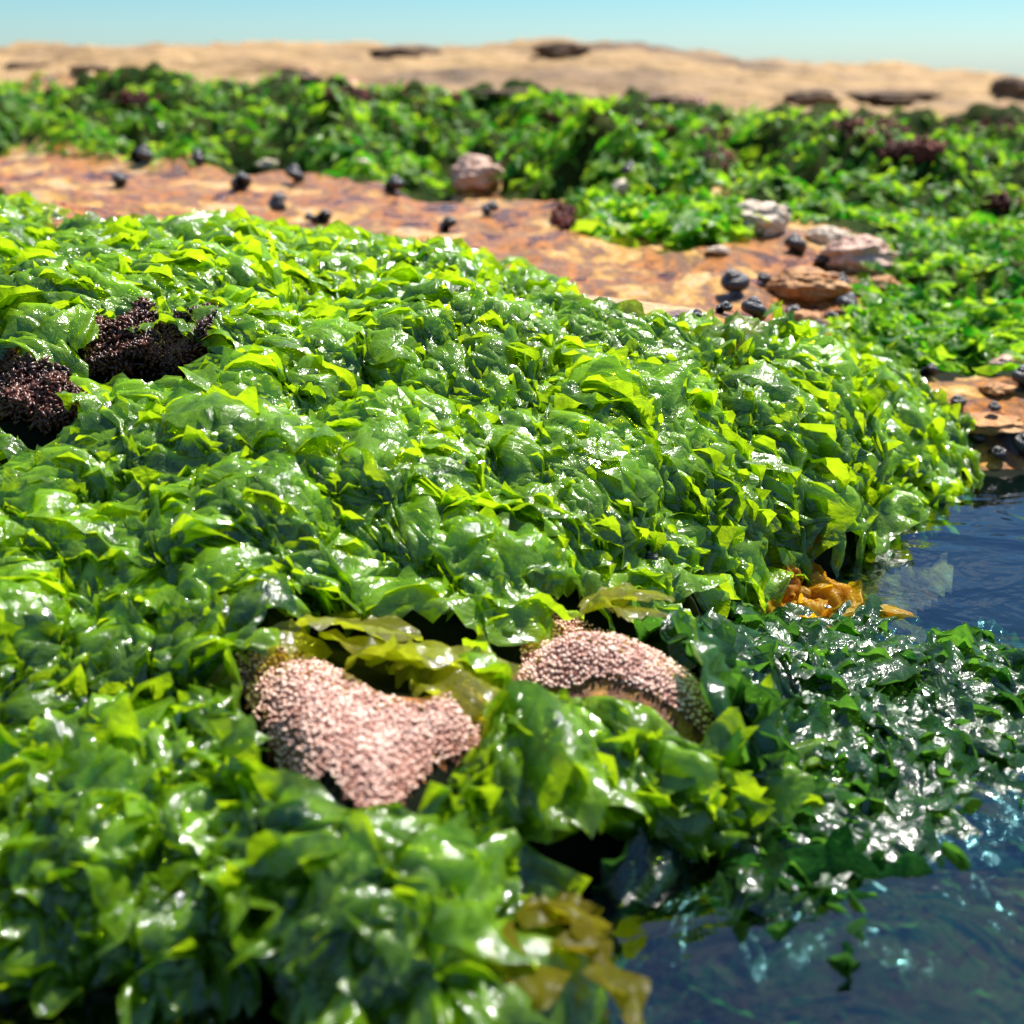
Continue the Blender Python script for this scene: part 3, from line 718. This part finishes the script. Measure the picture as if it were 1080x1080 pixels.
stone(660, 196, 34, 22, M_PALE, 'small grey white stone behind the dark brown cushion', 4)
stone(905, 262, 74, 50, M_PINK, 'pale pink rough boulder against the right hand green clump', 5)
stone(850, 292, 80, 40, M_ORNG, 'broad orange stained rock knob behind the cluster of snails', 6, sink=.6)
stone(848, 334, 46, 26, M_ORNG, 'rounded orange brown pebble next to the black snails', 7)
stone(1064, 382, 44, 30, M_PINK, 'reddish pebble at the right edge above the pool', 8)
stone(385, 172, 22, 15, M_PALE, 'small cream stone at the front edge of the far green band', 9)
stone(283, 172, 24, 12, M_PALE, 'small yellowish stone behind three snails on the orange rock', 10)
stone(1040, 442, 74, 20, M_ORNG, 'low crusted orange rock hump near the right edge beside the pool', 11, sink=.6)
stone(872, 246, 44, 22, M_PALE, 'flat whitish crusted stone just above the big black snail', 14)
stone(938, 284, 36, 26, M_PINK, 'pale pink stone squeezed against the right hand green clump', 15)
stone(905, 330, 30, 18, M_PINK, 'small pinkish stone at the corner of the low green clump', 16)
stone(758, 262, 26, 10, M_PALE, 'thin pale stone chip lying just below the small green tuft', 17)
stone(1052, 408, 34, 14, M_ORNG, 'flat rust coloured stone between the reddish pebble and the pool', 18)
stone(930, 300, 40, 30, M_ORNG, 'brown rock lump in front of the right hand green clump', 12, sink=.5)
stone(800, 657, 36, 24, simple('dark_stone', (.012, .012, .014), (.07, .06, .05), 150, .25, bump=.5), 'black wet stone at the water edge below the mound', 13)

for k_, (a_, b_, w_, h_, lb_) in enumerate([
(430,54,75,13,'thin shade coloured rock slab on the bank crest left of centre'),(592,50,56,15,'shade coloured rock knob on the bank skyline right of centre'),
(855,101,56,16,'shade coloured rock slab low on the bank right of centre'),(940,100,100,11,'long low rock ledge on the right part of the bank'),
(1068,90,46,22,'shade coloured rock block at the right edge of the bank'),(700,104,70,9,'low rock ledge at the foot of the bank, centre right'),
(95,72,40,10,'small rock ledge on the left part of the bank'),(310,82,60,8,'low rock ledge near the weed band left of centre'),
(30,68,44,8,'low rock ledge at the left edge of the bank'),(540,96,80,8,'low rock ledge at the foot of the bank at centre')]):
    stone(a_, b_, w_, h_, M_BANK_SHADE, lb_, 30 + k_, name='rock_ledge', sink=.7, grp='rock ledges on the sandstone bank')  # slabs added for the dark hollows under the bank's ledges
# ------------------------------------------------------------------ snails: a coiled conical shell
def snail_mesh(seed):
    rg = np.random.default_rng(seed); turns = 3.3; n = 64; k = 12
    th = np.linspace(0, turns * 2 * np.pi, n); g = np.exp(-.10 * (turns * 2 * np.pi - th))
    V = []
    for i in range(n):
        r = .40 * g[i]; R_ = .46 * g[i]; zc = .95 * (1 - g[i]) - .05
        c = np.array([R_ * math.cos(th[i]), R_ * math.sin(th[i]), zc]); er = np.array([math.cos(th[i]), math.sin(th[i]), 0])
        for j in range(k):
            a = j / k * 2 * np.pi; V.append(c + r * (math.cos(a) * er + 1.05 * math.sin(a) * np.array([0, 0, 1])))
    F = [(i * k + j, i * k + (j + 1) % k, (i + 1) * k + (j + 1) % k, (i + 1) * k + j) for i in range(n - 1) for j in range(k)]
    V = np.array(V); V -= [0, 0, V[:, 2].min()]
    cl = len(V); V = np.vstack([V, V[-k:].mean(0)])
    me = mesh_np('snail', V, np.array(F + [((n-1)*k+j, (n-1)*k+(j+1) % k, cl, cl) for j in range(0)]) if 0 else np.array(F), M_SNAIL)
    me.materials.append(M_SPIRE_HILITE)
    mi = np.zeros(len(F), np.int32); mi[:26 * k] = 1      # pale spire: white highlight put into the shell colour
    me.polygons.foreach_set('material_index', mi)
    return me
SN = [snail_mesh(1)]
SNL = [(150,167,22,'black snail at the upper edge of the orange rock, farthest left'),
(128,193,17,'black snail alone on the orange rock, lowest at the far left'),
(257,195,22,'grey snail left of the pair of dark snails on the orange rock'),
(308,187,21,'black snail touching the upper edge of the orange rock, left of centre'),
(298,215,22,'black snail with pale top directly below another on the orange rock'),
(327,231,12,'tiny grey snail at the left of a pair close to the mound'),
(343,231,17,'dark snail at the right of a pair close to the mound'),
(428,262,17,'dark snail just peeking above the green mound crest'),
(476,239,20,'black snail on orange rock behind the centre of the mound'),
(517,222,18,'black snail upper right of another on the central orange rock'),
(418,197,20,'dark snail against the weed left of the pink boulder'),
(210,168,16,'dark snail half hidden at the foot of the far left weed band'),
(790,228,13,'small dark snail on the left of the whitish stone'),
(826,234,14,'small dark snail on the right of the whitish stone'),
(836,262,26,'big black snail between the whitish stone and pink boulder'),
(776,300,30,'largest black snail on orange rock behind the mound'),
(791,328,26,'black glossy snail next to the mound crest'),
(764,326,16,'small dark snail left of the glossy black snail'),
(736,338,20,'dark mottled snail half behind the mound crest'),
(712,340,14,'small grey snail, leftmost of the group at the mound crest'),
(833,332,22,'black snail leaning on the orange pebble'),
(884,300,20,'black snail at the foot of the pink boulder'),
(890,322,24,'black snail to the right of the orange pebble'),
(876,336,16,'small black snail squeezed below another right of the pebble'),
(980,394,18,'black snail at the front of the low green clump on the right'),
(1076,402,28,'large black snail cut by the right edge above the pool'),
(1010,426,16,'small dark snail on the rock right of the mound'),
(1028,467,20,'dark snail low on the rock near the pool'),
(1072,467,26,'black snail at the right edge next to the pool water'),
(686,626,15,'small dark snail among the fronds on the pool side of the mound'),
(662,190,18,'black snail on the small grey white stone'),
(868,278,18,'black snail above the orange stained rock knob'),
(905,308,20,'black snail between the two pale pink stones at the green clump'),
(862,346,16,'small black snail in front of the orange pebble'),
(912,340,18,'black snail at the tip of the low green clump'),
(806,296,15,'small dark snail on top of the orange rock knob, left side'),
(940,388,16,'small dark snail where the mound meets the low green clump'),
(1052,480,18,'black snail just above the pool water near the right edge'),
(1045,446,14,'small snail on the low crusted orange rock hump')]
dg = bpy.context.evaluated_depsgraph_get
for i, (px, py, wpx, lb) in enumerate(SNL):
    x, y, z, t = hit(px, py + wpx * .3); d = y * cp + (H - z) * sp
    s_ = wpx / FPX * d / 1.3
    o = link('snail', SN[0] if i == 0 else SN[0], None, (x, y, z - .1 * s_)); o.scale = (s_, s_, s_)
    o.rotation_euler = (random.Random(i).uniform(-.4, .4), random.Random(i + 50).uniform(-.4, .4), random.Random(i + 90).uniform(0, 6.28))
    tag(o, lb, 'snail', 'snails on the wet rock')
    if px in (790, 826, 662, 1045): o.location.z += .012
    if px == 686: o.location.z += .02

# ------------------------------------------------------------------ amber kelp
def kelp(px, py, label, L_, W_, ang, seed, lift=.004, count=1, spread=.01, zl=.01, km=None):
    x, y = at_z(px, py, zl); z = zl; rg = np.random.default_rng(seed)
    xs = x + rg.normal(0, spread, count); ys = y + rg.normal(0, spread, count)
    global flow; of = flow
    flow = lambda a, b: np.full(len(a), float(ang))
    V, T, sc = sheets(xs, ys, L_, W_, 20, 12, seed, lift=lift, crease=.005, dirspread=18 if L_ > .05 else 60, rollsd=12, tintb=.6)
    flow = of
    root = thing('kelp', label, 'seaweed', (x, y, z), 'amber kelp')
    F = grid_faces(20, 12)
    for i in range(count):
        c = V[i].reshape(-1, 3); o = c[0].copy()
        c[:, 2] = np.maximum(c[:, 2], zl - .006 + .3 * (c[:, 2] - c[:, 2].min()))
        link('frond', mesh_np('frond', c - o, F, km or M_KELP, True, {'tint': T[i].ravel()}), root, Vector(o.tolist()) - root.location)
kelp(535, 975, 'yellow amber kelp blade hanging into the dark hollow in the foreground', .036, .018, 280, 3, count=8, spread=.006, lift=.008, zl=.024, km=M_AMBOL)
kelp(895, 640, 'orange and yellow kelp scraps at the water edge under the mound', .032, .011, 200, 5, count=40, spread=.024, lift=.006, zl=.002)
kelp(395, 712, 'glossy olive yellow kelp blade curling over the top of the larger pink patch', .06, .024, 350, 9, count=3, spread=.008, lift=.012, zl=.055, km=M_OLIVE)
kelp(300, 672, 'pale olive kelp blade above the left end of the larger pink patch', .06, .024, 350, 21, count=3, spread=.008, lift=.010, zl=.060, km=M_OLIVE)
kelp(610, 646, 'olive kelp blade tucked above the top of the narrow pink patch', .05, .020, 345, 23, count=3, spread=.006, lift=.008, zl=.062, km=M_OLIVE)
